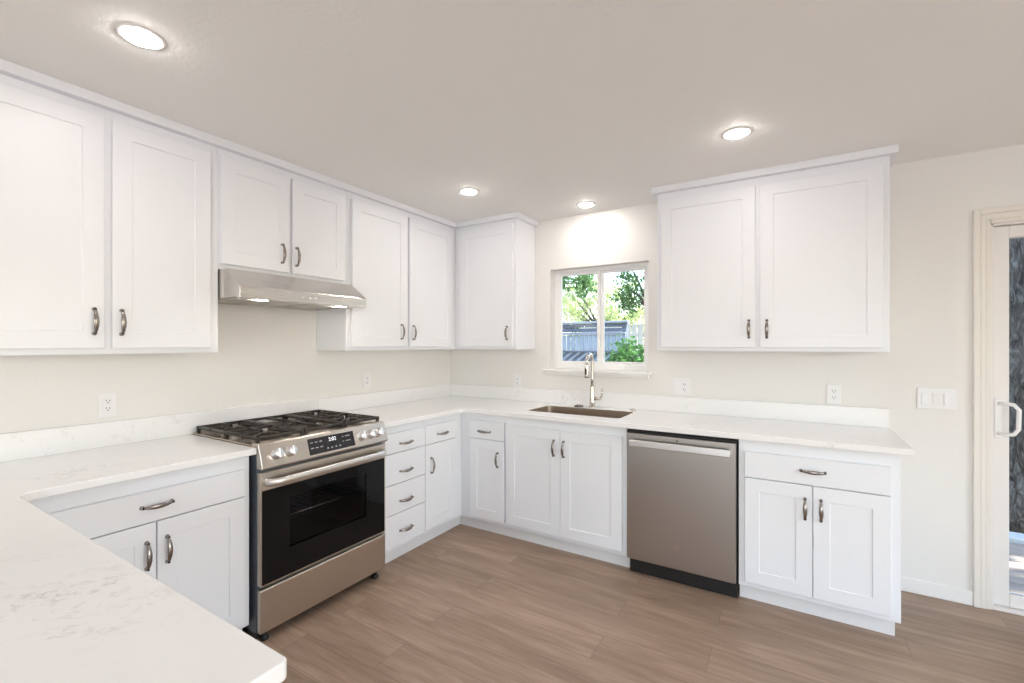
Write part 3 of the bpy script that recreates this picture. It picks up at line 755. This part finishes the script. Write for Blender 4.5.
def fence(name, label, xa, xb, y, build, group=None):
    r = thing(name, label, 'fence', ((xa+xb)/2, y, -.18)); build(r, xa, xb, y); return r
def near_fence(r, xa, xb, y):
    p = MB(); x = xa
    while x < xb-.05: p.box(x, min(x+.086, xb), y-.02, y, 1.275, 1.575, .008); x += .094
    part('board_panel', p, 'fence', r)
    q = MB()
    for z in (1.635, 1.725): q.box(xa, xb, y+.0, y+.02, z, z+.07, .003)
    part('slat_panel', q, 'fencedark', r)
    part('cap_rail', MB().box(xa-.05, xb+.05, y-.07, y+.07, 1.80, 1.835, .004), 'fence', r)
    part('mid_rail', MB().box(xa, xb, y-.055, y-.0, 1.58, 1.625, .004), 'fencerail', r)
    part('bottom_rail', MB().box(xa, xb, y-.04, y+.02, 1.235, 1.272, .004), 'fencedark', r)
    part('backing_panel', MB().box(xa, xb, y+.02, y+.04, -.18, 1.235), 'fencedark', r)
    lt = MB(); x = xa-1.3
    while x < xb:
        z0, z1 = -.1, 1.23; a = max(x, xa); bq = min(x+(z1-z0)*1.3, xb)
        if bq > a:
            za = z0+(a-x)/1.3; zb_ = z0+(bq-x)/1.3
            lt.prism([(a, za), (bq, zb_), (bq, zb_+.05), (a, za+.05)], y-.005, y+.018, 'y')
        x += .17
    part('diagonal_lattice', lt, 'fence', r)
    x = xb-.05
    while x > xa:
        part('post', MB().box(x-.045, x+.045, y+.04, y+.13, -.18, 1.80, .004), 'fencedark', r); x -= 1.9
fence('garden_fence', 'blue-grey wooden garden fence across the yard seen through the window', -6.0, .10, 5.0, near_fence)
def far_fence(r, xa, xb, y):
    p = MB(); x = xa
    while x < xb: p.box(x, x+.14, y-.02, y, -.15, 1.95, .003); x += .165
    part('picket_panel', p, 'palefence', r)
    for z in (.3, 1.6): part('rail', MB().box(xa, xb, y, y+.04, z, z+.09, .003), 'palefence', r)
fence('garden_fence', 'pale wooden fence further back, seen past the end of the blue-grey fence', -2.5, 5.0, 9.0, far_fence)

def tree(name, label, cat, x, y, trunk_r, trunk_h, clusters, per, spread, size, lm, branches, group=None):
    r = thing(name, label, cat, (x, y, -.18), BACK, group)
    t = MB().tube([(x, y, -.2), (x+.03, y, trunk_h*.3), (x-.03, y+.04, trunk_h*.7), (x+.02, y, trunk_h)], [trunk_r*1.3, trunk_r, trunk_r*.85, trunk_r*.6], 12)
    for c in branches:
        m_ = Vector((x, y, trunk_h*.75)); e = Vector(c[:3]); t.tube([m_, m_.lerp(e, .5)+Vector((0, 0, .12)), e], [trunk_r*.4, trunk_r*.25, trunk_r*.1], 7)
    part('trunk', t, 'bark', r)
    part('foliage', leaf_cloud(MB(), clusters, per, spread, size), lm, r)
    return r
def blob(n, cx, cy, cz, rx, ry, rz, lo=.6, hi=1.1):
    out = []
    while len(out) < n:
        p = rng.uniform(-1, 1, 3)
        if p@p <= 1: out.append((cx+p[0]*rx, cy+p[1]*ry, cz+p[2]*rz, rng.uniform(lo, hi)))
    return out
cl = blob(36, -.3, 8.2, 3.6, 1.0, .6, 1.0) + blob(22, -.75, 8.0, 2.6, .33, .3, .6) + blob(50, 1.0, 8.2, 4.0, 1.6, 1.0, 1.0)
tree('garden_tree', 'dark green leafy tree seen in the window pane nearer the dishwasher', 'tree', -.35, 8.4, .11, 3.0, cl, 34, .14, .10, 'leaf', cl[::7])
cl = blob(34, -2.5, 6.2, 3.45, 1.1, .35, .5) + blob(12, -1.22, 6.15, 2.85, .14, .2, .36) + blob(9, -1.8, 6.15, 2.85, .13, .2, .26)
tree('garden_tree', 'thin tree whose leafy twigs hang into the top of the window pane nearer the corner', 'tree', -3.2, 6.3, .09, 3.4, cl, 40, .13, .10, 'leaf', cl[::5])
cl = blob(115, -4.5, 16, 2.7, 3.4, 1.2, 1.7)
tree('garden_tree', 'pale sunlit yellow-green tree far behind the fence', 'tree', -4.5, 16, .2, 2.5, cl, 60, .24, .16, 'paleleaf', cl[::12])
cl = blob(34, .35, 4.35, .70, .62, .35, .5) + blob(22, .52, 4.35, 1.15, .42, .3, .28)
r = thing('garden_shrub', 'bright green leafy shrub in front of the fence end, low in the window', 'shrub', (.35, 4.35, -.18))
sm = MB()
for c in cl[::4]: sm.tube([(.35, 4.35, -.18), (.35+(c[0]-.35)*.5, 4.35+(c[1]-4.35)*.5, c[2]*.6), c[:3]], [.015, .01, .006], 6)
part('stem', sm, 'bark', r); part('foliage', leaf_cloud(MB(), cl, 55, .10, .085), 'shrubleaf', r)
# big trunk beside the deck
r = thing('large_tree', 'huge rough-barked tree trunk filling the patio door glass', 'tree', (4.86, 2.62, -.18))
rg_ = []
for i in range(40):
    z = -.2+i*.16; rad = .60+.16*math.exp(-(z+.2)*2.2)-.012*z
    rg_.append([(4.86+rad*(1+.05*sin(7*a+z*.8)+.03*sin(15*a+1.7*z))*cos(a), 2.62+rad*(1+.05*sin(7*a+z*.8)+.03*sin(15*a+1.7*z))*sin(a), z) for a in [2*pi*k/64 for k in range(64)]])
part('trunk', MB().rings(rg_), 'bark', r)
cl = blob(120, 8.2, 2.2, 5.6, 3.6, 2.6, 1.0)  # unseen canopy, added on the sun side to shade the deck
part('foliage', leaf_cloud(MB(), cl, 60, .38, .24), 'leaf', r)

for o in bpy.data.objects:
    if '_b' in o: del o['_b']
